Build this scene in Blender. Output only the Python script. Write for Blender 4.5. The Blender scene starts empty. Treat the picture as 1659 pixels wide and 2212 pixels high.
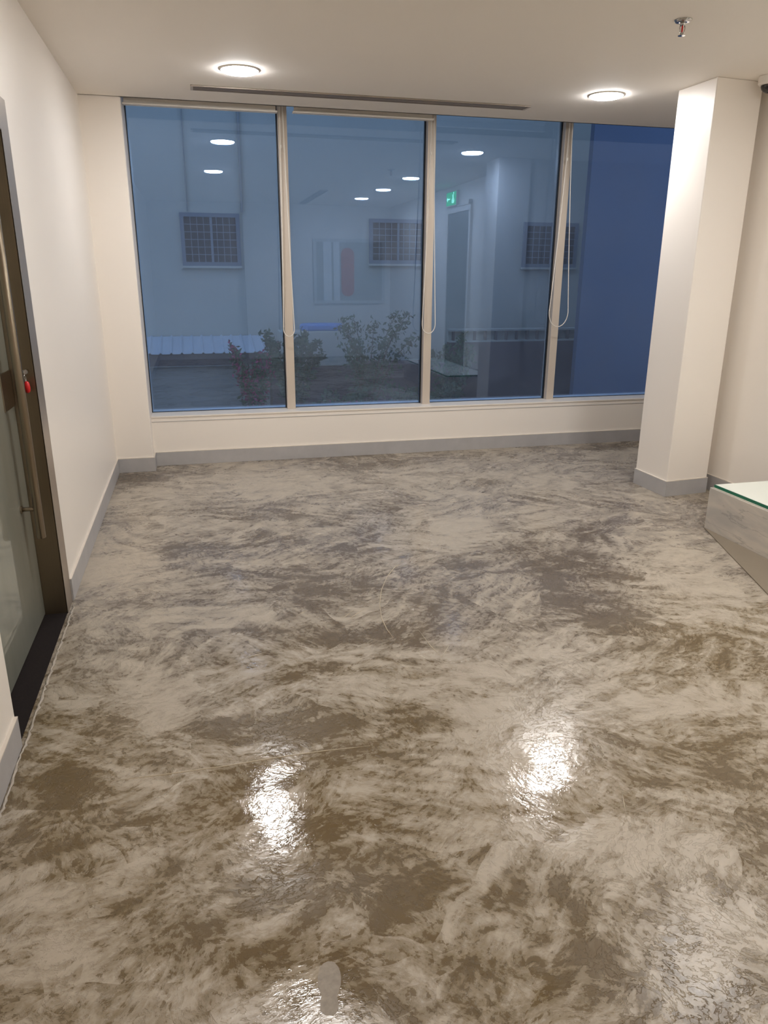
import bpy, bmesh, math, random
import numpy as np
from mathutils import Matrix, Vector

random.seed(7)
SC = bpy.context.scene
COL = SC.collection

# ------------------------------------------------------------------ camera
CAM_F = 1598.27                     # focal length in pixels of the 1659x2212 frame
CAM_R = Vector((0.9706417, -0.2404714, 0.0053091))
CAM_U = Vector((0.0690147, 0.2995805, 0.9515716))
CAM_D = Vector((0.2304163, 0.9232687, -0.3073814))
CAM_C = Vector((0.71338, 0.0, 1.615))
cam = bpy.data.cameras.new('camera')
cam.sensor_fit = 'VERTICAL'
cam.sensor_height = 24.0
cam.lens = CAM_F / 2212 * 24.0
cam.clip_start = 0.02
cam_o = bpy.data.objects.new('camera', cam)
COL.objects.link(cam_o)
m = Matrix.Identity(4)
for i in range(3):
    m[i][0] = CAM_R[i]; m[i][1] = CAM_U[i]; m[i][2] = -CAM_D[i]; m[i][3] = CAM_C[i]
cam_o.matrix_world = m
SC.camera = cam_o

# ------------------------------------------------------------------ world (dusk sky) and exposure
W = bpy.data.worlds.new('dusk_sky'); SC.world = W
W.use_nodes = True
bgn = W.node_tree.nodes['Background']
bgn.inputs[0].default_value = (0.40, 0.455, 0.57, 1)
bgn.inputs[1].default_value = 1.9
SC.view_settings.view_transform = 'Standard'
SC.view_settings.look = 'None'
SC.view_settings.gamma = 1.0
SC.view_settings.use_curve_mapping = False
SC.view_settings.exposure = 0.0
cy = SC.cycles
cy.max_bounces = 8; cy.diffuse_bounces = 6; cy.glossy_bounces = 4; cy.transmission_bounces = 4; cy.transparent_max_bounces = 10
cy.caustics_reflective = False; cy.caustics_refractive = False
cy.use_adaptive_sampling = True; cy.adaptive_threshold = 0.10; cy.adaptive_min_samples = 16
cy.sample_clamp_indirect = 8.0
cy.use_denoising = True
LAMP_POWER = 172.0                   # emission strength of each downlight lens
LAMP_COLOR = (1.0, 0.985, 0.985, 1)

# ------------------------------------------------------------------ room dimensions (metres)
H = 2.837        # ceiling
D = 6.575        # inner face of the spandrel wall below the window
G = 6.779        # glass plane
E = 6.403        # edge of the ceiling in front of the blind pocket
ZS = 0.434       # sill height
PX = 0.294       # right edge of the corner pilaster
XR = 4.57        # right wall
YB = -1.5        # wall behind the camera
MULL = (1.515, 2.79, 4.068, 5.36)

# ------------------------------------------------------------------ helpers
def srgb(r, g, b):
    def c(v):
        v /= 255.0
        return v / 12.92 if v <= 0.04045 else ((v + 0.055) / 1.055) ** 2.4
    return (c(r), c(g), c(b), 1.0)

class MB:
    """collects shapes in world coordinates; build() links them as one mesh object"""
    def __init__(s): s.v = []; s.f = []
    def add(s, vs, fs):
        o = len(s.v); s.v += [tuple(p) for p in vs]; s.f += [tuple(i + o for i in q) for q in fs]; return s
    def box(s, a, b):
        x0, y0, z0 = a; x1, y1, z1 = b
        return s.add([(x0,y0,z0),(x1,y0,z0),(x1,y1,z0),(x0,y1,z0),(x0,y0,z1),(x1,y0,z1),(x1,y1,z1),(x0,y1,z1)],
              [(0,3,2,1),(4,5,6,7),(0,1,5,4),(1,2,6,5),(2,3,7,6),(3,0,4,7)])
    def prism(s, poly, z0, z1):
        n = len(poly)
        vs = [(x,y,z0) for x,y in poly] + [(x,y,z1) for x,y in poly]
        fs = [tuple(range(n-1,-1,-1)), tuple(range(n,2*n))] + [(i,(i+1)%n,n+(i+1)%n,n+i) for i in range(n)]
        return s.add(vs, fs)
    def tube(s, pts, r, n=8, closed=False, cap=True):
        pts = [Vector(p) for p in pts]; N = len(pts); rs = r if isinstance(r, (list, tuple)) else [r]*N
        vs = []; ref = None
        for i, p in enumerate(pts):
            if closed: t = pts[(i+1)%N] - pts[i-1]
            else: t = pts[min(i+1,N-1)] - pts[max(i-1,0)]
            t.normalize()
            if ref is None: ref = Vector((0,0,1)) if abs(t.z) < .9 else Vector((1,0,0))
            u = (ref - t*ref.dot(t)).normalized(); ref = u; w = t.cross(u)
            for k in range(n):
                a = 2*math.pi*k/n; vs.append(p + (u*math.cos(a) + w*math.sin(a))*rs[i])
        fs = []
        for i in range(N if closed else N-1):
            j = (i+1) % N
            for k in range(n):
                l = (k+1) % n; fs.append((i*n+k, i*n+l, j*n+l, j*n+k))
        if cap and not closed:
            fs.append(tuple(range(n-1,-1,-1))); fs.append(tuple((N-1)*n+k for k in range(n)))
        return s.add(vs, fs)
    def lathe(s, c, prof, n=32):
        cx, cy = c; vs = []; fs = []
        for r, z in prof:
            for k in range(n):
                a = 2*math.pi*k/n; vs.append((cx + r*math.cos(a), cy + r*math.sin(a), z))
        for i in range(len(prof)-1):
            for k in range(n):
                l = (k+1) % n; fs.append((i*n+k, i*n+l, (i+1)*n+l, (i+1)*n+k))
        if prof[0][0] > 1e-6: fs.append(tuple(range(n-1,-1,-1)))
        if prof[-1][0] > 1e-6: fs.append(tuple((len(prof)-1)*n+k for k in range(n)))
        return s.add(vs, fs)
    def build(s, name, mat, parent=None, origin=None, smooth=False, bevel=0.0, fix=True):
        off = Vector((0,0,0))
        if parent is not None:
            p = parent
            while p is not None: off += p.location; p = p.parent
        org = Vector(origin) if origin is not None else (Vector((0,0,0)) if parent is None else off.copy())
        me = bpy.data.meshes.new(name)
        me.from_pydata([tuple(Vector(v) - org) for v in s.v], [], s.f)
        if fix:
            bm = bmesh.new(); bm.from_mesh(me)
            bmesh.ops.recalc_face_normals(bm, faces=bm.faces)
            bm.to_mesh(me); bm.free()
        me.materials.append(mat)
        if smooth:
            for q in me.polygons: q.use_smooth = True
        o = bpy.data.objects.new(name, me); COL.objects.link(o)
        o.location = org - off if parent is not None else org
        o.parent = parent
        if bevel:
            md = o.modifiers.new('bevel', 'BEVEL'); md.width = bevel; md.segments = 2; md.limit_method = 'ANGLE'
        return o

def tag(o, label=None, cat=None, group=None, kind=None):
    if label: o['label'] = label
    if cat: o['category'] = cat
    if group: o['group'] = group
    if kind: o['kind'] = kind
    return o
def thing(name, loc, label=None, cat=None, group=None, kind=None):
    o = bpy.data.objects.new(name, None); COL.objects.link(o); o.location = loc
    o.empty_display_size = .1
    return tag(o, label, cat, group, kind)
def copy_tree(o, dx, parent=None):
    c = o.copy(); COL.objects.link(c)
    if parent is None: c.location = o.location + Vector(dx)
    else: c.parent = parent
    for ch in list(o.children): copy_tree(ch, dx, c)
    return c

# --- pixel -> world, used only to place things on the surfaces they touch
def px_ray(u, v): return CAM_D + CAM_R*((u-829.5)/CAM_F) - CAM_U*((v-1106)/CAM_F)
def px_floor(u, v, z=0.0):
    d = px_ray(u, v); return CAM_C + d*((z-CAM_C.z)/d.z)
def px_y(u, v, y):
    d = px_ray(u, v); return CAM_C + d*((y-CAM_C.y)/d.y)

# ------------------------------------------------------------------ materials
class NT:
    def __init__(s, name):
        s.m = bpy.data.materials.new(name); s.m.use_nodes = True
        s.t = s.m.node_tree; s.t.nodes.clear()
        s.out = s.n('ShaderNodeOutputMaterial')
    def n(s, typ, **kw):
        nd = s.t.nodes.new(typ)
        for k, v in kw.items(): setattr(nd, k, v)
        return nd
    def l(s, a, b): s.t.links.new(a, b)
    def val(s, nd, i, v):
        if hasattr(v, 'is_linked') or isinstance(v, bpy.types.NodeSocket): s.l(v, nd.inputs[i])
        else: nd.inputs[i].default_value = v
    def math(s, op, a, b=0.0, c=None, clamp=False):
        nd = s.n('ShaderNodeMath', operation=op, use_clamp=clamp)
        s.val(nd, 0, a); s.val(nd, 1, b)
        if c is not None: s.val(nd, 2, c)
        return nd.outputs[0]
    def mix(s, f, a, b, blend='MIX'):
        nd = s.n('ShaderNodeMix', data_type='RGBA', blend_type=blend)
        s.val(nd, 0, f); s.val(nd, 6, a); s.val(nd, 7, b); return nd.outputs[2]
    def noise(s, vec, scale, detail=4, rough=.5, dist=0.0, out=0):
        nd = s.n('ShaderNodeTexNoise'); s.l(vec, nd.inputs['Vector'])
        nd.inputs['Scale'].default_value = scale; nd.inputs['Detail'].default_value = detail
        nd.inputs['Roughness'].default_value = rough; nd.inputs['Distortion'].default_value = dist
        return nd.outputs[out]
    def ramp(s, f, stops):
        nd = s.n('ShaderNodeValToRGB'); s.l(f, nd.inputs[0]); e = nd.color_ramp.elements
        while len(e) > 1: e.remove(e[0])
        e[0].position = stops[0][0]; e[0].color = stops[0][1]
        for p, c in stops[1:]:
            x = e.new(p); x.color = c
        return nd.outputs[0]
    def smooth(s, v, a, b, lo=0.0, hi=1.0):
        nd = s.n('ShaderNodeMapRange', interpolation_type='SMOOTHSTEP')
        s.val(nd, 0, v); s.val(nd, 1, a); s.val(nd, 2, b); s.val(nd, 3, lo); s.val(nd, 4, hi); return nd.outputs[0]
    def pos(s): return s.n('ShaderNodeNewGeometry').outputs['Position']
    def mapping(s, vec, scale=(1,1,1), rot=(0,0,0), loc=(0,0,0)):
        nd = s.n('ShaderNodeMapping'); s.l(vec, nd.inputs[0])
        nd.inputs[1].default_value = loc; nd.inputs[2].default_value = rot; nd.inputs[3].default_value = scale
        return nd.outputs[0]
    def bump(s, h, strength, dist, normal=None):
        nd = s.n('ShaderNodeBump'); nd.inputs['Strength'].default_value = strength
        nd.inputs['Distance'].default_value = dist; s.l(h, nd.inputs['Height'])
        if normal is not None: s.l(normal, nd.inputs['Normal'])
        return nd.outputs[0]
    def bsdf(s, color, rough=.5, metal=0.0, normal=None, spec=None, **kw):
        nd = s.n('ShaderNodeBsdfPrincipled')
        s.val(nd, 'Base Color', color); s.val(nd, 'Roughness', rough); s.val(nd, 'Metallic', metal)
        if spec is not None: s.val(nd, 'Specular IOR Level', spec)
        if normal is not None: s.l(normal, nd.inputs['Normal'])
        for k, v in kw.items(): s.val(nd, k.replace('_', ' '), v)
        return nd.outputs[0]
    def done(s, sh): s.l(sh, s.out.inputs[0]); return s.m

def simple(name, col, rough=.5, metal=0.0, vary=.06, scale=8, bump=0.0, bscale=120, spec=None, stretch=(1,1,1)):
    t = NT(name); p = t.mapping(t.pos(), stretch)
    n = t.noise(p, scale, 4, .6)
    lo = tuple(max(0, c*(1-vary)) for c in col[:3]) + (1,); hi = tuple(c*(1+vary) for c in col[:3]) + (1,)
    c = t.mix(n, lo, hi)
    nm = None
    if bump: nm = t.bump(t.noise(p, bscale, 3, .6), bump, .002)
    return t.done(t.bsdf(c, rough, metal, nm, spec))

M = {}
M['wall'] = simple('warm_white_paint', srgb(240,233,224), .42, vary=.012, scale=1.6, bump=.06, bscale=220, spec=.35)
M['ceiling'] = simple('ceiling_paint', srgb(246,240,232), .75, vary=.01, scale=2, bump=.05, bscale=260, spec=.2)
M['trim_white'] = simple('white_trim', srgb(232,225,215), .35, vary=.015, scale=5)
M['alu'] = simple('champagne_aluminium', srgb(205,193,179), .38, .15, .03, 12, stretch=(8,8,.4))
M['gasket'] = simple('black_gasket', srgb(18,20,26), .5)
M['steel'] = simple('brushed_steel', srgb(150,138,120), .30, 1.0, .10, 30, bump=.05, bscale=60, stretch=(6,6,.15))
M['steel_dark'] = simple('steel_lining', srgb(134,120,101), .34, .9, .10, 30, bump=.05, bscale=60, stretch=(6,6,.15))
M['steel_lite'] = simple('steel_edge', srgb(186,174,160), .35, .85, .06, 30, stretch=(6,6,.15))
M['stone'] = simple('grey_stone_skirting', srgb(176,174,174), .42, vary=.13, scale=9, bump=.15, bscale=90)
M['caulk'] = simple('white_caulk', srgb(214,205,193), .6)
M['granite'] = simple('black_threshold_mat', srgb(40,35,34), .95, spec=.1, vary=.35, scale=160, bump=.5, bscale=300)
M['slot'] = simple('diffuser_grey', srgb(150,139,127), .45, .2)
M['slot_dark'] = simple('diffuser_shadow', srgb(92,84,76), .8)
M['chrome'] = simple('chrome', srgb(190,188,186), .12, 1.0)
M['bulb_red'] = simple('red_bulb', srgb(190,24,22), .15)
M['red'] = simple('red_plastic', srgb(205,30,32), .35)
M['cord'] = simple('white_cord', srgb(232,226,216), .5)
M['cam_white'] = simple('camera_white', srgb(226,220,212), .4)
M['dome'] = simple('smoked_dome', srgb(18,14,16), .08, spec=.8)
M['lens_dark'] = simple('lens_black', srgb(8,8,10), .1, spec=.8)

def emis(name, col, st):
    t = NT(name); e = t.n('ShaderNodeEmission'); e.inputs[0].default_value = col; e.inputs[1].default_value = st
    return t.done(e.outputs[0])
M['lamp'] = emis('downlight_lens', LAMP_COLOR, LAMP_POWER)
M['exit_green'] = emis('exit_green', (0.02, .60, .20, 1), 3.0)
M['exit_mark'] = emis('exit_mark', (.4, 1, .6, 1), 6.0)

def schlick(t, f0):
    g = t.n('ShaderNodeNewGeometry')
    d = t.n('ShaderNodeVectorMath', operation='DOT_PRODUCT'); t.l(g.outputs['Normal'], d.inputs[0]); t.l(g.outputs['Incoming'], d.inputs[1])
    k = t.math('POWER', t.math('SUBTRACT', 1.0, t.math('ABSOLUTE', d.outputs['Value']), clamp=True), 5.0)
    return t.math('MULTIPLY_ADD', k, 1-f0, f0)
def glass_mat(name, tint, refl, f0, rough=0.0):
    t = NT(name)
    tr = t.n('ShaderNodeBsdfTransparent'); tr.inputs[0].default_value = tint
    gl = t.n('ShaderNodeBsdfGlossy'); gl.inputs['Color'].default_value = refl; gl.inputs['Roughness'].default_value = rough
    mx = t.n('ShaderNodeMixShader'); t.l(schlick(t, f0), mx.inputs[0]); t.l(tr.outputs[0], mx.inputs[1]); t.l(gl.outputs[0], mx.inputs[2])
    du = t.n('ShaderNodeBsdfDiffuse'); du.inputs[0].default_value = (.46,.55,.72,1)      # dusty film on the pane
    dust = t.smooth(t.noise(t.pos(), 2.2, 5, .6), .3, .75, .02, .055)
    m3 = t.n('ShaderNodeMixShader'); t.l(dust, m3.inputs[0]); t.l(mx.outputs[0], m3.inputs[1]); t.l(du.outputs[0], m3.inputs[2])
    return t.done(m3.outputs[0])
M['glass'] = glass_mat('blue_tinted_glass', (.62, .76, .94, 1), (.60, .76, 1.0, 1), .13)
def door_glass():
    t = NT('door_glass'); p = t.pos()
    sm = t.noise(t.mapping(p, (3,3,.7)), 3, 4, .6)
    body = t.bsdf(t.mix(sm, srgb(140,142,131), srgb(176,175,163)), .28)
    tr = t.n('ShaderNodeBsdfTransparent'); tr.inputs[0].default_value = (.62,.72,.66,1)
    mx = t.n('ShaderNodeMixShader'); mx.inputs[0].default_value = .78
    t.l(tr.outputs[0], mx.inputs[1]); t.l(body, mx.inputs[2])
    gl = t.n('ShaderNodeBsdfGlossy'); gl.inputs['Roughness'].default_value = .04; gl.inputs[0].default_value = (.9,.95,.9,1)
    m2 = t.n('ShaderNodeMixShader'); t.l(schlick(t, .08), m2.inputs[0]); t.l(mx.outputs[0], m2.inputs[1]); t.l(gl.outputs[0], m2.inputs[2])
    return t.done(m2.outputs[0])
M['door_glass'] = door_glass()

def marble():
    t = NT('grey_marble'); p = t.pos()
    n = t.noise(t.mapping(p, (1,.7,3.0)), 2.6, 5, .55, .5)
    c = t.mix(t.smooth(n, .34, .66), srgb(184,179,172), srgb(216,207,194))
    v = t.math('ABSOLUTE', t.math('SUBTRACT', t.noise(t.mapping(p, (1,.45,2.6)), 2.3, 7, .6, .3), .5))
    c = t.mix(t.smooth(v, .0, .016, .32, 0.0), c, srgb(104,99,96))
    return t.done(t.bsdf(c, .2))
M['marble'] = marble()
M['ramp'] = simple('taupe_screed', srgb(128,116,99), .55, vary=.04, scale=6)
M['glass_top'] = simple('back_painted_glass', srgb(232,236,226), .08, vary=.015, scale=4, spec=.6)
M['glass_edge'] = simple('green_glass_edge', srgb(22,104,78), .15, vary=.1, scale=20)
M['tile_edge'] = simple('tile_edge', srgb(206,196,182), .5, vary=.08, scale=40)

# ------------------------------------------------------------------ floor: trowelled grey-brown coating
DARK = [ # image ellipses (u, v, ru, rv, tilt deg, strength) of the darker trowelled patches; baked onto the floor as a world-space mask
 (600,1238,190,17,2,1),(700,1275,170,20,0,.8),(430,1290,55,28,0,.8),(640,1312,110,24,0,.8),(800,1372,170,22,-7,1),(720,1448,150,15,-5,1),
 (890,1392,90,16,3,.8),(470,1440,14,45,-12,.8),(1270,1212,80,20,6,1),(1320,1242,100,13,4,.8),(1330,1350,60,45,20,.7),(1220,1300,110,30,10,.5),
 (1190,1222,60,36,0,.5),(1130,1182,60,20,0,.4),(1290,1150,70,22,-10,.6),(1330,1128,55,12,-5,.8),(1080,1080,130,18,0,.4),(560,1108,110,22,3,.7),
 (590,1165,80,22,0,.8),(910,1082,55,12,6,.8),(1340,1092,40,10,0,.5),(640,1572,120,28,-4,1),(470,1572,80,25,0,.9),(590,1605,15,38,-10,1.1),
 (880,1545,65,30,12,.9),(960,1575,45,15,5,.6),(700,1785,80,50,0,1.2),(570,1690,95,22,-8,.9),(480,1780,60,40,-30,.6),(640,1920,120,50,-10,.9),
 (430,2045,120,60,0,.7),(560,2080,160,42,0,1),(720,2075,110,50,0,.9),(620,2150,80,40,0,.8),(790,2160,60,45,0,1),(150,1700,60,50,-30,.7),
 (60,1800,75,40,-20,1),(170,1880,80,60,0,.6),(290,1950,75,60,-30,.6),(860,1950,90,60,0,.8),(930,1880,40,50,0,.5),(1060,1930,18,42,4,1.2),
 (1120,1935,28,52,-20,1),(1210,1930,24,70,-28,1.1),(1230,1990,45,36,0,.7),(1270,2045,65,28,10,.9),(1020,2080,110,40,8,.8),(1190,2105,75,30,10,.8),
 (1340,2110,70,18,35,1),(1480,2015,70,28,8,.8),(1560,1935,30,70,-35,.8),(1590,2150,75,60,-20,.9),(1550,1690,70,26,0,.6),(1400,1692,70,18,0,.5),
 (860,2185,70,30,0,1),(1010,2185,80,22,0,.7),(1420,1890,20,50,-30,.7),(1290,1770,12,30,-25,1),(1195,1812,22,10,-10,1.2),(1135,1725,18,28,-15,.9),
 (1100,1585,20,9,10,1),(1170,1547,9,5,0,1.2),(1330,1592,10,6,0,1),(300,1300,110,34,0,.5),(350,1400,90,60,0,.45),(420,1180,90,14,0,.4),
 (1000,1270,60,30,0,.4),(940,1340,70,25,-10,.5),(1170,1345,60,12,-5,.5),(660,985,180,8,-3,.4),(300,1035,60,10,0,.8),(820,1005,120,8,-3,.6),(1330,965,70,6,-3,.7),
 (240,1570,60,50,-30,.4),(330,1800,60,30,0,.45),(380,1880,70,30,0,.5),(250,2120,60,40,0,.6),(130,2190,80,30,0,.5),(1420,2090,40,60,10,.5),(1640,1850,40,90,0,.5),
 (1050,1420,120,14,6,.4),(1150,1430,60,16,15,.6),(1250,1480,90,12,8,.3)]
LIGHT = [(330,1345,60,40,0,.6),(310,1080,150,38,0,.8),(960,1125,90,46,0,.7),(1480,1250,150,80,10,.6),(1500,1510,140,55,0,.9),(1090,1640,150,110,0,.9),
 (1000,1765,150,40,0,.5),(1400,1835,170,75,0,.8),(1130,1800,90,60,0,.7),(590,1740,60,30,0,.4),(400,1700,130,45,-10,.7),(740,1680,75,30,10,1),
 (1560,2080,45,70,20,.6),(800,1485,130,24,0,.7),(780,1042,240,20,-3,.6),(330,1512,90,60,0,.6),(560,1330,110,25,0,.8),(700,1410,110,14,-4,.9),(500,1215,140,12,0,.5),
 (1060,1985,55,12,-12,1.4),(1030,1880,90,40,0,.8),(600,2150,40,30,0,.9),(560,2000,30,30,0,.4),(160,2080,80,70,0,.6),(1540,2080,40,60,20,.6),(260,1230,100,30,-10,.7),(1180,1120,90,30,0,.6)]
WET = [(600,1740,200,150,0,1),(1180,1690,170,140,0,1),(650,2100,260,140,0,.8),(540,1440,110,60,0,1.1),(985,1370,100,50,0,1.1),(825,1150,90,70,0,1.0),(510,1265,80,40,0,1.0),(880,1220,60,40,0,.9),
 (1180,1110,90,40,0,.4),(1170,2150,40,30,0,.5)]
def floor_material():
    t = NT('trowelled_floor_coating'); pos = t.pos()
    att = t.n('ShaderNodeAttribute', attribute_name='patch')
    sep = t.n('ShaderNodeSeparateColor'); t.l(att.outputs['Color'], sep.inputs[0])
    dark, light, wet = sep.outputs[0], sep.outputs[1], sep.outputs[2]
    flat = t.mapping(pos, (1,1,0))
    def warp(vec, scale, amp, loc=0.0):
        wn = t.noise(t.mapping(vec, (1,1,1), loc=(loc,loc,0)), scale, 3, .55, 0, 1)
        wv = t.n('ShaderNodeVectorMath', operation='MULTIPLY_ADD'); t.l(wn, wv.inputs[0]); wv.inputs[1].default_value = (amp,amp,0); t.l(vec, wv.inputs[2])
        return wv.outputs[0]
    wp = warp(warp(flat, 1.7, .26), 12.0, .012, 5.0)
    # trowel strokes: each Voronoi cell is one pass of the trowel with its own direction
    def strokes(scale, loc, spread, bias):
        vo = t.n('ShaderNodeTexVoronoi', feature='F1'); t.l(t.mapping(wp, (1,1.35,1), loc=(loc,loc*.7,0)), vo.inputs['Vector']); vo.inputs['Scale'].default_value = scale
        sc = t.n('ShaderNodeSeparateColor'); t.l(vo.outputs['Color'], sc.inputs[0])
        ang = t.math('MULTIPLY_ADD', sc.outputs[0], spread, bias)
        ro = t.n('ShaderNodeVectorRotate', rotation_type='Z_AXIS'); t.l(wp, ro.inputs['Vector']); t.l(ang, ro.inputs['Angle'])
        return ro.outputs[0], sc.outputs[1]
    r1, c1 = strokes(1.7, 0.0, 1.9, -.95)
    r2, c2 = strokes(3.1, 7.3, 2.6, -1.3)
    A = t.noise(t.mapping(r1, (1.0, 4.5, 1)), 3.0, 4, .6)
    B = t.noise(wp, 5.5, 7, .72)
    C = t.noise(t.mapping(r2, (1.0, 1.9, 1)), 15.0, 5, .68)
    big = t.noise(wp, 1.25, 3, .5)
    C2 = t.noise(t.mapping(r2, (1.0, 1.35, 1), loc=(3,1,0)), 34.0, 4, .66)
    B2 = t.noise(wp, 13.0, 5, .7)
    grain = t.noise(t.mapping(r2, (1.0, 2.6, 1)), 30.0, 3, .62)
    f = t.math('MULTIPLY', A, .62)
    f = t.math('MULTIPLY_ADD', B, .52, f)
    f = t.math('MULTIPLY_ADD', big, .42, f)
    f = t.math('MULTIPLY_ADD', C, .30, f)
    f = t.math('MULTIPLY_ADD', t.math('SUBTRACT', C2, .5), .30, f)
    f = t.math('MULTIPLY_ADD', t.math('SUBTRACT', B2, .5), .36, f)
    f = t.math('ADD', f, .034)
    f = t.math('MULTIPLY_ADD', t.math('SUBTRACT', c1, .5), .10, f)
    f = t.math('MULTIPLY_ADD', t.math('SUBTRACT', c2, .5), .07, f)
    f = t.math('MULTIPLY_ADD', dark, .155, f)
    f = t.math('MULTIPLY_ADD', light, -.15, f)
    ysp = t.n('ShaderNodeSeparateXYZ'); t.l(pos, ysp.inputs[0])
    near = t.smooth(ysp.outputs[1], 2.0, 3.9, .95, .12)       # olive-brown coat near the camera; the dimmer light there is painted in too
    f = t.math('MULTIPLY_ADD', near, .015, f)
    soft = t.smooth(f, .80, 1.07)
    edge = t.smooth(f, 1.062, 1.088)
    chip = t.smooth(t.math('MULTIPLY_ADD', f, .62, t.math('MULTIPLY', C2, .60)), .96, .98)
    smear = t.smooth(t.math('MULTIPLY_ADD', grain, .5, t.math('MULTIPLY', A, -.5)), .02, .13)
    hue = t.smooth(t.noise(wp, 1.1, 3, .5), .38, .62)
    hue = t.math('MULTIPLY_ADD', hue, .35, near, clamp=True)
    pale = t.mix(B2, srgb(187,176,159), srgb(164,152,135))
    mid = t.mix(hue, srgb(140,131,122), srgb(131,116,91))
    deep = t.mix(hue, srgb(104,95,87), srgb(97,79,48))
    c = t.mix(soft, pale, mid)
    c = t.mix(t.math('MULTIPLY', smear, .30), c, srgb(194,182,164))
    c = t.mix(t.math('MULTIPLY', edge, .64), c, deep)
    c = t.mix(t.math('MULTIPLY', chip, .72), c, deep)
    speck = t.smooth(t.noise(flat, 150, 3, .6), .61, .74)
    c = t.mix(t.math('MULTIPLY', speck, .20), c, srgb(92,78,58))
    # gloss
    rough = t.math('MULTIPLY_ADD', B, .24, .20)
    rough = t.math('SUBTRACT', rough, t.math('MULTIPLY', wet, .235), clamp=True)
    rough = t.math('MULTIPLY_ADD', soft, -.05, rough, clamp=True)
    rough = t.math('MAXIMUM', rough, .075)
    hgt = t.math('MULTIPLY_ADD', C2, .35, t.math('MULTIPLY', C, .8))
    hgt = t.math('MULTIPLY_ADD', c1, .5, hgt)
    step = t.smooth(t.math('MULTIPLY_ADD', C2, .55, t.math('MULTIPLY', C, .6)), .575, .61)   # chipped edges of the top coat
    tot = t.math('MULTIPLY', hgt, .00100)
    tot = t.math('MULTIPLY_ADD', step, -.0008, tot)
    tot = t.math('MULTIPLY_ADD', big, .010, tot)
    nm = t.bump(tot, 1.0, 1.0)
    return t.done(t.bsdf(c, rough, 0, nm, .6))
M['floor'] = floor_material()

def ell(U, V, lst):
    acc = np.zeros_like(U)
    for u, v, ru, rv, a, s in lst:
        a = math.radians(a); du = U-u; dv = V-v
        x = (du*math.cos(a) + dv*math.sin(a))/ru; y = (-du*math.sin(a) + dv*math.cos(a))/rv
        acc = np.maximum(acc, s*np.clip(1.35-np.sqrt(x*x+y*y), 0, 1)**1.0)
    return acc
def make_floor():
    st = .025
    xs = np.arange(-.02, 6.62, st); ys = np.arange(YB-.02, 6.62, st)
    X, Y = np.meshgrid(xs, ys); nx, ny = len(xs), len(ys)
    P = np.stack([X.ravel(), Y.ravel(), np.zeros(X.size)], 1)
    d = P - np.array(CAM_C); z = d @ np.array(CAM_D); zz = np.maximum(z, .05)
    U = 829.5 + CAM_F*(d @ np.array(CAM_R))/zz; V = 1106 - CAM_F*(d @ np.array(CAM_U))/zz
    ok = (z > .3)
    a = np.ones((X.size, 4)); a[:,0] = ell(U,V,DARK)*ok; a[:,1] = ell(U,V,LIGHT)*ok; a[:,2] = ell(U,V,WET)*ok
    idx = np.arange(nx*ny).reshape(ny, nx)
    Fq = np.stack([idx[:-1,:-1], idx[:-1,1:], idx[1:,1:], idx[1:,:-1]], -1).reshape(-1,4)
    me = bpy.data.meshes.new('floor'); me.vertices.add(len(P)); me.vertices.foreach_set('co', P.ravel())
    me.loops.add(Fq.size); me.loops.foreach_set('vertex_index', Fq.ravel().astype(np.int32))
    me.polygons.add(len(Fq)); me.polygons.foreach_set('loop_start', np.arange(0, Fq.size, 4, dtype=np.int32))
    me.polygons.foreach_set('loop_total', np.full(len(Fq), 4, dtype=np.int32))
    me.update()
    ca = me.attributes.new('patch', 'FLOAT_COLOR', 'POINT'); ca.data.foreach_set('color', a.ravel().astype(np.float32))
    me.materials.append(M['floor'])
    o = bpy.data.objects.new('floor', me); COL.objects.link(o); return o
floor = tag(make_floor(), 'smeared grey-brown trowelled floor coating, wet and glossy', kind='structure')

# raised trowel ridges, a dried shoe print and a crumpled strip of masking film on the floor
M['ridge'] = simple('dried_ridge', srgb(190,176,152), .35)
M['print'] = simple('dry_print', srgb(140,128,112), .45, vary=.4, scale=60)
M['film'] = simple('clear_film', srgb(176,166,152), .3, vary=.25, scale=40)
for pts in ([(872,1212),(852,1226),(836,1246),(824,1274),(820,1304),(824,1335),(836,1360),(850,1378)],
            [(905,1362),(930,1395),(954,1420)],[(954,1420),(970,1394)],[(215,1690),(350,1674),(480,1656),(600,1636),(700,1622),(800,1611)],
            [(738,1337),(764,1318)],[(754,1337),(786,1316)],[(640,1330),(665,1318)],[(520,1425),(575,1408)],[(535,1408),(565,1418)],
            [(1344,1712),(1352,1760)]):
    P = [px_floor(u, v) for u, v in pts]
    r = [.0006] + [.0022]*(len(P)-2) + [.0006]
    if len(P) == 2: P = [P[0], (P[0]+P[1])/2, P[1]]; r = [.0006,.0018,.0006]
    MB().tube(P, r, 6).build('trowel_ridge', M['ridge'], floor, smooth=True)
def pr_poly(pts, name):
    P = [px_floor(u, v) for u, v in pts]
    MB().prism([(p.x, p.y) for p in reversed(P)], .0002, .0007).build(name, M['print'], floor)
half = [(2077,3),(2081,12),(2089,19),(2100,23),(2113,25),(2128,24),(2140,20),(2149,17),(2158,17),(2168,19),(2179,19),(2187,15),(2193,8)]
pr_poly([(711-w, v) for v, w in half] + [(712+w, v) for v, w in reversed(half)], 'shoe_print')
rf = random.Random(4); vs = []; fs = []
NF = 110
for i in range(NF):
    y = 3.72 - i*(1.95/NF); w0 = .014 + rf.uniform(-.003,.003)
    wd = .005 + .010*rf.random()
    for k in range(5):
        q = k/4; vs.append((w0 + q*wd, y + rf.uniform(-.004,.004), .0008 + math.sin(q*math.pi)*(.001 + .006*rf.random()**2)))
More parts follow.
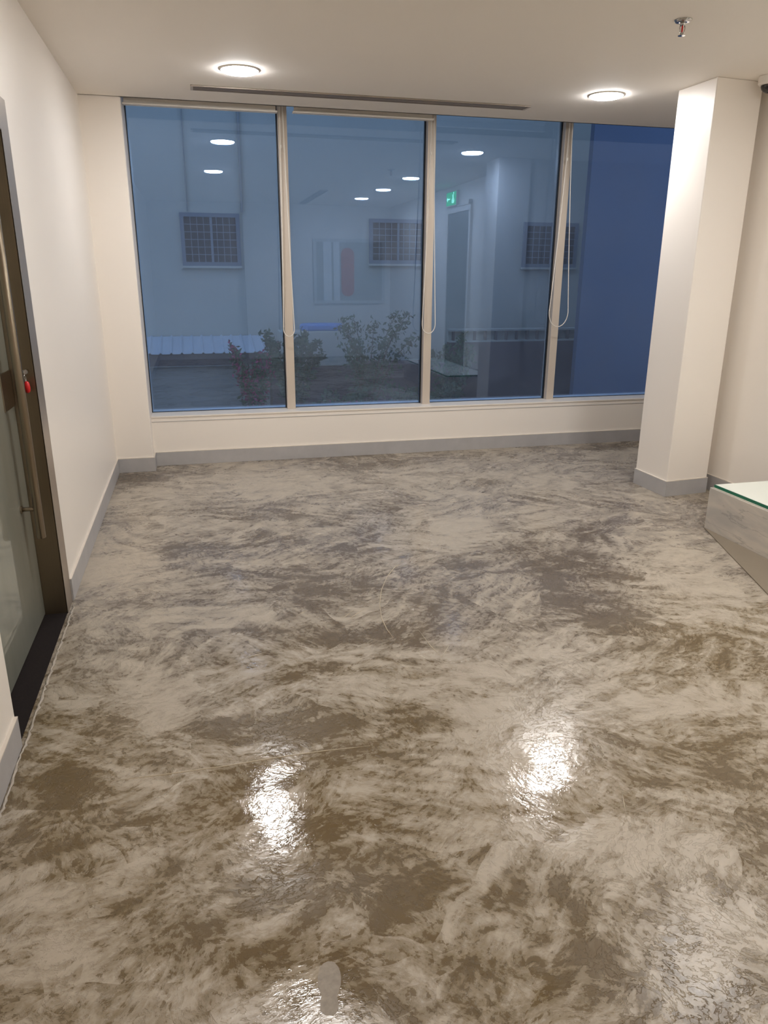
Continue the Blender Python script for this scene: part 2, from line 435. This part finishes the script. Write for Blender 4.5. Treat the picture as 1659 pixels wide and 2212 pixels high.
fs = [(i*5+k, i*5+k+1, i*5+k+6, i*5+k+5) for i in range(NF-1) for k in range(4)]
mf = MB().add(vs, fs).build('masking_film', M['film'], origin=(.03,2.75,0), smooth=True)
mf.modifiers.new('thick','SOLIDIFY').thickness = .0006
tag(mf, 'crumpled whitish masking film lying along the foot of the left wall by the door', 'masking film')

# ------------------------------------------------------------------ walls, ceiling
DY0, DY1, DZ = 2.505, 3.62, 2.165       # door opening in the left wall
wl = MB().box((-.16,DY1,0),(0,6.394,H+.3)).box((-.16,YB-.15,0),(0,DY0,H+.3)).box((-.16,DY0,DZ),(0,DY1,H+.3)).build('wall_left', M['wall'])
tag(wl, 'long white painted wall on the left with a door opening', kind='structure')
pil = MB().prism([(-.16,6.394),(PX-.006,6.394),(PX,6.400),(PX,7.0),(-.16,7.0)],0,H+.3).build('wall_pilaster', M['wall'])
tag(pil, 'narrow white pilaster in the corner beside the window', kind='structure')
wf = MB().box((PX,D,-.6),(5.36,7.0,ZS-.014)).box((5.36,D,-.6),(6.75,7.0,H+.3)).build('wall_front', M['wall'])
tag(wf, 'low white wall under the wide window', kind='structure')
wr = MB().box((XR,YB-.15,0),(XR+.15,4.92,H+.3)).build('wall_right', M['wall']); tag(wr, 'white wall on the right behind the low marble landing', kind='structure')
wp_ = MB().box((4.48,4.92,0),(6.75,5.13,H+.3)).build('wall_passage', M['wall']); tag(wp_, 'white wall joining the column to the passage', kind='structure')
we = MB().box((6.60,5.13,0),(6.75,D,H+.3)).build('wall_passage_end', M['wall']); tag(we, 'white end wall of the passage behind the column', kind='structure')
wb = MB().box((-.16,YB-.15,0),(XR+.15,YB,H+.3)).build('wall_back', M['wall']); tag(wb, 'white wall mirrored dimly in the window glass', kind='structure')
ce = MB().box((-.16,YB-.15,H),(6.75,E,H+.15)).box((-.16,E-.02,H+.28),(6.75,7.0,H+.4)).box((-.16,E-.02,H),(6.75,E,H+.3)).build('ceiling', M['ceiling'])
tag(ce, 'smooth white ceiling with a blind pocket along the window', kind='structure')
colpoly = [(4.110,4.745),(4.490,4.785),(4.490,5.15),(4.100,5.15)]
col = MB().prism(colpoly,0,H).build('column', M['wall'], bevel=.006)
tag(col, 'white square column standing in front of the right end of the window', kind='structure')
sh = MB().box((-1.9,1.2,-.02),(-.16,4.6,0)).box((-1.9,1.2,2.5),(-.16,4.6,2.6)).box((-2.0,1.2,0),(-1.9,4.6,2.6)).box((-1.9,1.1,0),(-.16,1.2,2.6)).box((-1.9,4.6,0),(-.16,4.7,2.6)).build('wall_corridor', M['wall'])
tag(sh, 'dim corridor walls behind the glass door', kind='structure')

# skirtings (grey stone with a pale caulk line on top)
def skirting(name, segs, lab):
    o = None; mb = MB(); ck = MB()
    for x0,y0,x1,y1 in segs:
        mb.box((x0,y0,0),(x1,y1,.118)); ck.box((x0,y0,.118),(x1,y1,.1225))
    o = mb.build(name, M['stone'], bevel=.0015); tag(o, lab, kind='structure')
    ck.build('caulk_line', M['caulk'], o)
    return o
skirting('baseboard_left', [(0,3.765,.012,6.394)], 'grey stone skirting along the left wall')
skirting('baseboard_near', [(0,YB,.012,DY0-.004)], 'pale stone skirting on the near part of the left wall')
skirting('baseboard_pilaster', [(.012,6.382,PX+.012,6.394),(PX,6.394,PX+.012,D-.014)], 'grey stone skirting at the foot of the corner pilaster')
skirting('baseboard_front', [(PX+.012,D-.014,6.6,D)], 'long grey stone skirting under the window')
skirting('baseboard_right', [(XR-.012,YB,XR,4.92)], 'grey stone skirting of the right wall')
def col_skirt():
    a = [(4.098,4.7315),(4.4905,4.7715),(4.4905,4.785),(4.110,4.745),(4.100,5.15),(4.088,5.15)]
    o = MB().prism(a,0,.118).build('baseboard_column', M['stone'], bevel=.0015); tag(o, 'grey stone skirting wrapped round the foot of the column', kind='structure')
    MB().prism(a,.118,.1225).build('caulk_line', M['caulk'], o)
col_skirt()

# ------------------------------------------------------------------ window
win = thing('window_1', (0,G,ZS), 'wide blue-tinted window of tall panes between aluminium mullions', kind='structure')
ZT = H+.28
edges = [PX] + list(MULL)
MW, MD = .074, .078
for i in range(4):
    x0 = edges[i] + (MW/2 if i else 0); x1 = edges[i+1] - MW/2
    MB().box((x0+.006,G-.004,ZS+.004),(x1-.006,G+.004,ZT)).build('pane', M['glass'], win)
    g = MB()
    g.box((x0,G-.012,ZS),(x0+.007,G+.008,ZT)).box((x1-.009,G-.020,ZS),(x1,G+.008,ZT)).box((x0+.007,G-.007,ZS),(x1-.009,G+.007,ZS+.004))
    g.build('gasket', M['gasket'], win)
for x in MULL:
    MB().box((x-MW/2,G-MD,ZS),(x+MW/2,G+.05,ZT)).build('mullion', M['alu'], win, bevel=.002)
MB().box((PX,D-.006,ZS-.014),(5.36,G+.06,ZS)).build('sill', M['trim_white'], win, bevel=.002)
MB().box((PX,D-.003,ZS-.05),(5.36,D,ZS-.046)).build('sill_joint', M['stone'], win)

# ------------------------------------------------------------------ door in the left wall
door = thing('door_1', (-.1,(DY0+DY1)/2,0), 'frosted glass door in a brushed steel frame with a long steel pull bar', kind='structure')
MB().box((-.16,DY1-.004,0),(0.003,DY1,DZ)).build('jamb', M['steel_dark'], door)
MB().box((-.16,DY0,0),(-.10,DY0+.004,DZ)).build('jamb', M['steel_dark'], door)
MB().box((-.16,DY0,DZ-.004),(0.003,DY1,DZ)).build('head', M['steel_dark'], door)
MB().box((0,DY1-.004,0),(.004,3.758,DZ+.13)).build('architrave', M['steel_lite'], door)
MB().box((0,DY0,DZ),(.004,DY1-.004,DZ+.13)).build('architrave', M['steel_lite'], door)
leaf = MB().box((-.112,DY0+.01,.012),(-.100,DY1-.008,DZ-.01)).build('glass_leaf', M['door_glass'], door)
HX, HY = -.030, 3.446
hd = MB().tube([(HX,HY,.462),(HX,HY,.464),(HX,HY,1.998),(HX,HY,2.0)],[.017,.019,.019,.017],20).build('pull_bar', M['steel'], door, smooth=False)
for q in hd.data.polygons: q.use_smooth = len(q.vertices) == 4
for z in (.60, 1.86):
    MB().tube([(-.100,HY,z),(HX,HY,z)],.0095,14).build('standoff', M['steel'], hd, smooth=True)
    MB().tube([(-.1005,HY,z),(-.092,HY,z)],.017,16).build('washer', M['steel'], hd)
MB().box((-.117,HY-.02,1.04),(-.095,DY1-.012,1.20)).build('lock_case', M['steel'], door, bevel=.002)
MB().box((-.16,DY0,-.03),(0.0,DY1-.004,.004)).build('threshold', M['granite'], door)

# keys left in the lock on the steel jamb
kx, kz = -.030, 1.162
keys = thing('key_set', (kx,DY1-.01,kz), 'small bunch of keys with a red fob hanging in the steel door frame', 'keys')
MB().tube([(kx,DY1-.004,kz+.028),(kx,DY1-.03,kz+.028)],.011,16).build('lock_cylinder', M['chrome'], keys)
MB().box((kx-.0015,DY1-.058,kz+.018),(kx+.0015,DY1-.03,kz+.038)).build('key', M['chrome'], keys, bevel=.001)
ring = [(kx+.001*math.cos(a), DY1-.056+.010*math.cos(a), kz+.004+.017*math.sin(a)) for a in [2*math.pi*k/20 for k in range(20)]]
MB().tube(ring,.0016,6,closed=True).build('key_ring', M['chrome'], keys, smooth=True)
MB().lathe((kx+.004,DY1-.054),[(.003,kz-.062),(.0115,kz-.055),(.013,kz-.035),(.010,kz-.016),(.003,kz-.010)],16).build('red_fob', M['red'], keys, smooth=True)

# ------------------------------------------------------------------ ceiling fittings
LIGHTS = [((1.099,5.390), 'bright round downlight above the left window panes'),
          ((3.689,5.408), 'bright round downlight in front of the column'),
          ((1.074,3.074), 'round downlight mirrored in the left window pane, lower of two'),
          ((3.673,3.100), 'round downlight mirrored just left of the second mullion, highest of three'),
          ((3.662,1.585), 'round downlight mirrored in the second pane, middle of three'),
          ((3.640,0.112), 'round downlight mirrored in the second pane, lowest of three')]
def downlight(xy, label):
    o = thing('downlight', (xy[0],xy[1],H), label, 'downlight', 'round ceiling downlights')
    MB().lathe(xy,[(.112,H),(.112,H-.004),(.119,H-.008),(.127,H-.004),(.128,H)],48).build('trim_ring', M['cam_white'], o, smooth=True)
    MB().lathe(xy,[(.112,H-.0005),(.112,H-.010),(.104,H-.016),(.06,H-.021),(.0005,H-.022)],48).build('lens', M['lamp'], o)
    return o
for xy, lab in LIGHTS: downlight(xy, lab)

def diffuser(x0,y0,x1,y1,label):
    o = thing('linear_diffuser', ((x0+x1)/2,(y0+y1)/2,H), label, 'air vent', 'slot air diffusers')
    lx = (x1-x0) > (y1-y0); w = .011; z0, z1 = H-.010, H
    MB().box((x0,y0,z1-.002),(x1,y1,z1)).build('backing', M['slot_dark'], o)
    fr = MB()
    if lx:
        fr.box((x0,y0,z0),(x1,y0+w,z1-.002)).box((x0,y1-w,z0),(x1,y1,z1-.002))
        fr.build('frame', M['slot'], o)
        for xa in (x0, x1-.018): MB().box((xa,y0+w,z0-.001),(xa+.018,y1-w,z1-.002)).build('end_cap', M['alu'], o)
        n = 3; a, b = y0+w, y1-w
        for k in range(n):
            yc = a + (b-a)*(k+1)/(n+1); MB().box((x0+.018,yc-.009,z0+.001),(x1-.018,yc+.009,z1-.004)).build('slat', M['slot'], o)
    else:
        fr.box((x0,y0,z0),(x0+w,y1,z1-.002)).box((x1-w,y0,z0),(x1,y1,z1-.002)); fr.build('frame', M['slot'], o)
        for ya in (y0, y1-.018): MB().box((x0+w,ya,z0-.001),(x1-w,ya+.018,z1-.002)).build('end_cap', M['alu'], o)
        for k in range(3):
            xc = x0+w + (x1-x0-2*w)*(k+1)/4; MB().box((xc-.009,y0+.018,z0+.001),(xc+.009,y1-.018,z1-.004)).build('slat', M['slot'], o)
    return o
diffuser(.795,5.875,3.32,6.0,'long grey slot air diffuser in the ceiling in front of the window')
diffuser(2.74,-1.25,2.865,1.23,'grey slot air diffuser seen only as a faint streak mirrored in the second pane')

sx, sy = 3.208, 3.824
sp = thing('fire_sprinkler', (sx,sy,H), 'chrome fire sprinkler with a red glass bulb hanging from the ceiling', 'sprinkler')
MB().lathe((sx,sy),[(.043,H),(.043,H-.003),(.036,H-.010),(.016,H-.012),(.012,H-.010)],32).build('escutcheon', M['chrome'], sp, smooth=True)
MB().lathe((sx,sy),[(.013,H-.008),(.013,H-.022),(.009,H-.026)],16).build('body', M['chrome'], sp, smooth=True)
for s in (-1,1):
    MB().tube([(sx+s*.011,sy,H-.022),(sx+s*.015,sy,H-.036),(sx+s*.012,sy,H-.052),(sx+s*.004,sy,H-.064)],.0028,8).build('yoke_arm', M['chrome'], sp, smooth=True)
MB().tube([(sx,sy,H-.024),(sx,sy,H-.034),(sx,sy,H-.046),(sx,sy,H-.056)],[.003,.0042,.0042,.003],10).build('glass_bulb', M['bulb_red'], sp, smooth=True)
MB().lathe((sx,sy),[(.005,H-.056),(.006,H-.066),(.018,H-.068),(.018,H-.070),(.002,H-.071)],24).build('deflector', M['chrome'], sp)

cx_, cy_ = 4.425, 4.645
cc = thing('dome_camera', (cx_,cy_,H), 'white ceiling dome security camera with a smoked lens beside the column', 'security camera')
MB().lathe((cx_,cy_),[(.066,H),(.070,H-.006),(.070,H-.042),(.062,H-.052),(.050,H-.054)],36).build('housing', M['cam_white'], cc, smooth=False)
MB().lathe((cx_,cy_),[(.050,H-.052),(.050,H-.062),(.044,H-.078),(.032,H-.091),(.016,H-.098),(.0005,H-.100)],28).build('dome', M['dome'], cc, smooth=True)
MB().lathe((cx_-.018,cy_-.038),[(.013,H-.070),(.013,H-.082),(.006,H-.084)],16).build('lens', M['lens_dark'], cc)
MB().box((cx_-.03,cy_-.0715,H-.022),(cx_+.03,cy_-.066,H-.019)).build('seam', M['slot_dark'], cc)

# roller blinds (rolled up in the ceiling pocket) with their cord loops
def blind(x0, x1, zb, loop, label):
    o = thing('roller_blind', ((x0+x1)/2,6.50,H), label, 'roller blind', 'roller blinds over the window panes')
    MB().box((x0,6.475,zb),(x1,6.535,zb+.012)).build('bottom_bar', M['trim_white'], o, bevel=.002)
    MB().tube([(x0+.01,6.505,H+.12),(x1-.01,6.505,H+.12)],.036,20).build('roll', M['trim_white'], o)
    MB().box((x0+.01,6.500,zb+.012),(x1-.01,6.503,H+.11)).build('fabric', M['trim_white'], o)
    xl, xr_, zlow, xt = loop; yc = 6.62
    pts = []
    zt = H+.11
    def side(xt, xs, s):
        return xt, xs
    N = 26; mid = (xl+xr_)/2; r = (xr_-xl)/2; zc = zlow + r*1.35
    for k in range(N):                      # left strand, top to bottom
        q = k/(N-1); z = zt + (zc-zt)*q; pts.append((xt-.012 + (xl-(xt-.012))*(q**1.5), yc, z))
    for k in range(1,12):                   # the loop
        a = math.pi*k/12; pts.append((mid - r*math.cos(a), yc, zc - r*1.35*math.sin(a)))
    for k in range(N):
        q = 1-k/(N-1); z = zt + (zc-zt)*q; pts.append((xt+.012 + (xr_-(xt+.012))*(q**1.3), yc, z))
    c = MB().tube(pts,.0040,6).build('cord', M['cord'], o, smooth=True)
    MB().lathe((xl+.001,yc),[(.001,zc+.03),(.0045,zc+.026),(.0045,zc+.014),(.001,zc+.010)],10).build('cord_joiner', M['cord'], c, smooth=True)
    MB().lathe((xt-.010,yc),[(.001,2.60),(.005,2.595),(.006,2.575),(.001,2.57)],10).build('cord_stop', M['cord'], c, smooth=True)
    return o
blind(PX+.004,1.452,2.806,(1.457,1.552,1.083,1.497),'rolled-up white roller blind over the leftmost pane, cord on the first mullion')
blind(1.575,2.735,2.812,(2.712,2.836,1.092,2.770),'rolled-up white roller blind over the second pane, cord on the second mullion')
blind(2.86,3.99,2.87,(3.957,4.152,1.138,4.040),'hidden roller blind whose wide cord loop hangs on the third mullion')

# ------------------------------------------------------------------ low marble landing with a glass top, right edge of the photo
LX, LY0, LY1 = 3.930, 1.95, 4.030
pl = thing('marble_landing', ((LX+XR)/2,(LY0+LY1)/2,0), 'low marble-clad landing with a green-edged glass top at the right edge', 'landing')
MB().box((LX+.012,LY0+.012,0),(XR-.013,LY1-.012,.278)).build('core', M['tile_edge'], pl)
ylist = [LY0, 2.60, 3.20, LY1] if False else [LY0, 2.83, LY1]
for a, b in zip(ylist[:-1], ylist[1:]):
    MB().box((LX,a+.001,.001),(LX+.012,b-.001,.283)).build('marble_tile', M['marble'], pl, bevel=.001)
MB().box((LX+.012,LY1-.012,.001),(XR-.013,LY1,.283)).build('marble_tile', M['marble'], pl, bevel=.001)
gt = MB().box((LX+.022,LY0+.01,.286),(XR-.014,LY1-.012,.304)).build('glass_top', M['glass_edge'], pl)
MB().box((LX+.026,LY0+.014,.304),(XR-.018,LY1-.016,.3055)).build('white_face', M['glass_top'], gt)
MB().box((LX+.014,LY0+.012,.278),(XR-.013,LY1-.014,.286)).build('bedding', M['tile_edge'], pl)
rp = MB().prism([(3.928,4.028),(3.928,1.95),(3.19,1.95)],.0005,.006).build('floor_wedge', M['ramp'], origin=(3.7,2.6,0))
tag(rp, 'plain taupe wedge-shaped strip on the floor beside the marble landing', 'floor panel')

# ------------------------------------------------------------------ things behind the camera, seen only in the window's reflection
rd = thing('door_2', (XR,2.6,0), 'grey door on the right wall mirrored in the third pane', kind='structure')
M['door_grey'] = simple('grey_door_paint', srgb(126,124,116), .45, vary=.04)
MB().box((XR-.03,2.15,.31),(XR,3.05,2.46)).build('leaf', M['door_grey'], rd, bevel=.003)
MB().box((XR-.04,3.05,.31),(XR,3.12,2.53)).build('frame', M['trim_white'], rd)
MB().box((XR-.04,2.08,.31),(XR,2.15,2.53)).build('frame', M['trim_white'], rd)
MB().box((XR-.04,2.15,2.46),(XR,3.05,2.53)).build('frame', M['trim_white'], rd)
MB().tube([(XR-.03,2.98,1.20),(XR-.08,2.98,1.20),(XR-.08,2.86,1.20)],.009,10).build('lever_handle', M['chrome'], rd, smooth=True)
ex = thing('exit_sign', (XR,2.3,2.6), 'glowing green exit sign above the grey door, mirrored in the third pane', 'exit sign')
MB().box((XR-.045,2.06,2.56),(XR,2.52,2.77)).build('case', M['cam_white'], ex, bevel=.004)
fc = MB().box((XR-.049,2.075,2.575),(XR-.045,2.505,2.755)).build('green_face', M['exit_green'], ex)
mk = MB()                                                    # running figure and arrow
mk.box((XR-.051,2.12,2.655),(XR-.049,2.25,2.675)).add([(XR-.051,2.10,2.665),(XR-.051,2.15,2.625),(XR-.051,2.15,2.705)],[(0,1,2)])
mk.build('arrow', M['exit_mark'], fc)
mk = MB()
mk.lathe((XR-.050,2.40),[(.001,2.745),(.001,2.72)],8)
mk.box((XR-.051,2.36,2.66),(XR-.049,2.40,2.72)).box((XR-.051,2.33,2.60),(XR-.049,2.37,2.66)).box((XR-.051,2.39,2.60),(XR-.049,2.43,2.66)).box((XR-.051,2.385,2.725),(XR-.049,2.415,2.75))
mk.build('figure', M['exit_mark'], fc)
dc = thing('door_closer', (XR,2.85,2.55), 'slim white door closer above the grey door', 'door closer')
MB().box((XR-.06,2.62,2.535),(XR-.04,3.08,2.557)).build('arm', M['cam_white'], dc, bevel=.002)
MB().box((XR-.055,2.98,2.557),(XR,3.08,2.60)).build('body', M['cam_white'], dc, bevel=.003)
# pier and framed board on the back wall
pr = MB().box((1.70,YB,0),(2.15,YB+.12,H)).build('wall_pier', M['wall']); tag(pr, 'white pier on the back wall mirrored behind the first mullion', kind='structure')
bd = thing('display_board', (3.74,YB,1.6), 'pale framed board with a rounded brown panel, mirrored in the second pane', 'board')
M['board_pale'] = simple('board_pale', srgb(215,212,205), .35)
M['board_white'] = simple('board_white', srgb(236,236,234), .25)
M['board_dark'] = simple('board_dark', srgb(182,178,166), .4)
M['brown'] = simple('brown_panel', srgb(205,104,58), .4)
MB().box((3.02,YB,1.03),(4.45,YB+.02,2.24)).build('panel', M['board_dark'], bd)
for a,b in (((3.02,YB+.02,1.03),(3.08,YB+.035,2.24)),((4.39,YB+.02,1.03),(4.45,YB+.035,2.24)),((3.08,YB+.02,2.18),(4.39,YB+.035,2.24)),((3.08,YB+.02,1.03),(4.39,YB+.035,1.09))):
    MB().box(a,b).build('frame', M['board_pale'], bd)
for a,b in ((3.22,3.38),(3.42,3.54)): MB().box((a,YB+.02,1.09),(b,YB+.03,2.18)).build('white_strip', M['board_white'], bd)
rp_ = [(3.70+.13*math.cos(t_)*(1 if abs(math.cos(t_))<1 else 1), 0, (1.95 if math.sin(t_)>=0 else 1.30)+.13*math.sin(t_)) for t_ in [2*math.pi*k/32 for k in range(32)]]
vs = [(x,YB+.02,z) for x,_,z in rp_] + [(x,YB+.032,z) for x,_,z in rp_]
MB().add(vs,[tuple(range(32)),tuple(range(32,64))]+[(i,(i+1)%32,32+(i+1)%32,32+i) for i in range(32)]).build('rounded_panel', M['brown'], bd)

# ------------------------------------------------------------------ outside: courtyard at dusk
M['cream'] = simple('cream_render', srgb(196,190,172), .85, vary=.05, scale=1.3, bump=.2, bscale=40)
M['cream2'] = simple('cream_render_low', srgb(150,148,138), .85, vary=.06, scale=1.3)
M['roofsheet'] = simple('corrugated_sheet', srgb(205,210,214), .5, .2, .10, 3)
M['fascia'] = simple('dark_fascia', srgb(92,80,78), .7)
M['maroon'] = simple('maroon_wall', srgb(92,72,74), .8, vary=.15, scale=3)
M['soil'] = simple('dark_soil', srgb(92,86,88), .95, vary=.3, scale=5)
M['wframe'] = simple('grey_window_frame', srgb(120,126,132), .5)
M['wglass'] = simple('dark_window_glass', srgb(30,34,44), .3, vary=.15, scale=3)
M['grille'] = simple('grille_bars', srgb(140,147,155), .5)
M['pipe'] = simple('drain_pipe', srgb(158,154,144), .6)
M['navy'] = simple('dark_blue_panel', srgb(104,112,128), .55, vary=.08, scale=2)
M['leaf'] = simple('bougainvillea_leaf', srgb(52,84,48), .6, vary=.4, scale=14)
M['flower'] = simple('magenta_bract', srgb(178,40,96), .6, vary=.2, scale=14)
M['stem'] = simple('brown_stem', srgb(86,66,50), .8)
M['tarp'] = simple('blue_sheet', srgb(96,140,196), .5)

YO = 11.78
gr = MB().box((-14,7.0,-.8),(22,30,-.6)).build('ground', M['soil']); tag(gr, 'dark courtyard ground outside the window', kind='structure')
bl = thing('house', (3.5,YO,-.6), 'cream rendered house wall facing the window across the courtyard', 'building')
MB().box((-7,YO,-.6),(14,YO+.3,6.2)).build('wall', M['cream'], bl)
MB().box((-7.1,YO-.35,6.2),(14.1,YO+.4,6.4)).build('roof_edge', M['cream'], bl)
def owin(x0,x1,z0,z1):
    y = YO
    f = MB()
    t_ = .055
    f.box((x0,y-.05,z1-t_),(x1,y,z1)).box((x0,y-.05,z0),(x1,y,z0+t_)).box((x0,y-.05,z0+t_),(x0+t_,y,z1-t_)).box((x1-t_,y-.05,z0+t_),(x1,y,z1-t_))
    w = f.build('window', M['wframe'], bl)
    xm = x0 + (x1-x0)*.52
    MB().box((xm-.014,y-.045,z0+t_),(xm+.014,y-.005,z1-t_)).build('window_mullion', M['grille'], w)
    for a,b in ((x0+t_,xm-.014),(xm+.014,x1-t_)): MB().box((a,y-.02,z0+t_),(b,y-.012,z1-t_)).build('pane', M['wglass'], w)
    n = 8
    for k in range(1,n):
        x = x0+t_+(x1-x0-2*t_)*k/n; MB().box((x-.004,y-.062,z0+t_),(x+.004,y-.054,z1-t_)).build('grille_bar', M['grille'], w)
    for k in range(1,6):
        z = z0+t_+(z1-z0-2*t_)*k/6; MB().box((x0+t_,y-.068,z-.004),(x1-t_,y-.060,z+.004)).build('grille_bar', M['grille'], w)
    MB().box((x0-.01,y-.07,z0-.03),(x1+.01,y,z0)).build('window_sill', M['cream'], w)
owin(.600,1.445,1.70,2.425); owin(3.39,4.27,1.75,2.40); owin(5.93,6.88,1.715,2.40)
MB().tube([(1.49,YO-.03,2.44),(1.51,YO-.03,6.1)],.020,10).build('drain_pipe', M['pipe'], bl)
MB().tube([(.72,YO-.03,2.44),(.74,YO-.03,6.1)],.010,8).build('cable', M['pipe'], bl)
# lean-to with corrugated sheet roof
lt = thing('lean_to_shed', (.3,11.3,-.6), 'low lean-to shed with a pale corrugated sheet roof and dark fascia', 'shed')
xa, xb = -2.0, 1.72
nxr = 420; vs = []; fs = []
for j,(y,z) in enumerate(((YO-.01,.695),(10.96,.515))):
    for i in range(nxr+1):
        x = xa + (xb-xa)*i/nxr; ph = (x/.145) % 1.0
        rib = .024*max(0,1-abs(ph-.5)/.16); vs.append((x,y,z+rib))
fs = [(i,i+1,nxr+2+i,nxr+1+i) for i in range(nxr)]
vs2 = [(x,y,z-.004) for x,y,z in vs]; o_ = len(vs)
MB().add(vs,fs).add(vs2,[tuple(reversed(q)) for q in fs]).build('roof_sheet', M['roofsheet'], lt, fix=False)
MB().box((xa,10.99,.345),(xb,11.03,.508)).build('fascia', M['fascia'], lt)
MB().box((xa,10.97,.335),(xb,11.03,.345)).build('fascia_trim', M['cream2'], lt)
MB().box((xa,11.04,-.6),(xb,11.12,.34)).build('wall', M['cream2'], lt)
# low maroon wall with a pale slotted coping at the right
gw = thing('garden_wall', (5.6,11.4,-.6), 'low maroon garden wall with a pale slotted coping below the right barred window', 'wall')
MB().box((4.6,11.35,-.6),(9,11.5,.575)).build('base', M['maroon'], gw)
MB().box((4.6,11.35,.575),(9,11.5,.60)).build('rail', M['cream'], gw)
MB().box((4.6,11.35,.745),(9,11.5,.775)).build('rail', M['cream'], gw)
MB().box((4.6,11.44,.60),(9,11.47,.745)).build('backing', M['cream'], gw)
for k in range(24):
    MB().box((4.66+k*.18,11.36,.60),(4.685+k*.18,11.44,.745)).build('baluster', M['fascia'], gw)
dk = MB().box((1.75,10.95,-.6),(4.55,11.5,.30)).build('raised_bed', M['maroon'], origin=(3.1,11.2,-.6)); tag(dk,'dark raised planting bed between the shed and the garden wall','planter')
lg = MB().box((1.9,10.98,.30),(2.95,11.42,.80)).build('masonry_ledge', M['cream'], origin=(2.4,11.2,.3), bevel=.01); tag(lg,'cream masonry ledge behind the shrubs in the second pane','ledge')
tp = MB().prism([(2.30,11.02),(2.72,11.00),(2.86,11.2),(2.70,11.36),(2.36,11.38),(2.20,11.2)],.80,.90).build('folded_sheet', M['tarp'], origin=(2.5,11.2,.8), bevel=.03); tag(tp,'small blue folded sheet lying on the cream ledge','sheet')
ps = px_y(1261,565,9.6).x
pn = MB().box((ps,9.6,-.6),(10.5,9.7,H+1.6)).build('dark_screen', M['navy'], origin=(8.0,9.65,-.6)); tag(pn,'dark navy screen standing outside behind the rightmost pane','screen')

def bush(x, y, z0, h, rad, nl, label, ls=.05, arch=9, flowers=0, seed=1):
    rnd = random.Random(seed)
    o = thing('shrub', (x,y,z0), label, 'shrub', 'shrubs outside the window')
    st = MB(); lf = MB(); fl = MB()
    tips = []
    for k in range(arch):
        a = rnd.uniform(0,2*math.pi); sp_ = rnd.uniform(.3,1)*rad; hh = h*rnd.uniform(.7,1.0)
        p = []
        for q in range(8):
            t_ = q/7; p.append((x+math.cos(a)*sp_*t_**1.6, y+math.sin(a)*sp_*.6*t_**1.6, z0+hh*(t_-.18*t_**4)))
        st.tube(p,[.012*(1-.8*q/7) for q in range(8)],5); tips.append(p)
    def leaf(mb, c, s):
        n = Vector((rnd.uniform(-1,1),rnd.uniform(-1.2,.2),rnd.uniform(-.6,1))).normalized(); u = n.orthogonal().normalized()
        u = (Matrix.Rotation(rnd.uniform(0,6.28),3,n) @ u); w = n.cross(u)
        mb.add([c-u*s, c+w*s*.42-u*.1*s, c+u*s, c-w*s*.42-u*.1*s],[(0,1,2,3)])
    for k in range(nl):
        p = rnd.choice(tips); t_ = rnd.uniform(.25,1)**.8; i = min(6,int(t_*7)); fr_ = t_*7-i
        c = Vector(p[i]).lerp(Vector(p[i+1]), fr_) + Vector((rnd.gauss(0,.07),rnd.gauss(0,.07),rnd.gauss(0,.06)))*(1.25-t_*.8)*rad*2
        if rnd.random() < flowers: leaf(fl, c, ls*.8)
        else: leaf(lf, c, ls*rnd.uniform(.6,1.2))
    st.build('stems', M['stem'], o)
    q = lf.build('foliage', M['leaf'], o, fix=False); q['kind'] = 'stuff'
    if fl.f:
        q = fl.build('blossom', M['flower'], o, fix=False); q['kind'] = 'stuff'
    return o
bush(1.95,10.0,-.6,1.86,.44,2200,'leafy shrub rising behind the first mullion',.045,10,0,3)
bush(2.95,9.9,-.6,2.15,.72,1500,'tall shrub with arching twigs in the second pane',.040,14,.0,5)
bush(4.15,9.9,-.6,1.72,.50,1500,'leafy shrub in the lower left of the third pane',.045,10,0,8)
bush(1.42,10.2,-.6,1.62,.42,1700,'low magenta-flowering shrub in front of the shed roof',.045,10,.45,11)
bush(2.35,8.9,-.6,1.0,.6,2200,'dense dark shrub filling the bottom of the second pane',.05,14,.08,13)
bush(3.6,9.4,-.6,.95,.60,1500,'low dark shrub at the foot of the third pane',.05,12,0,17)
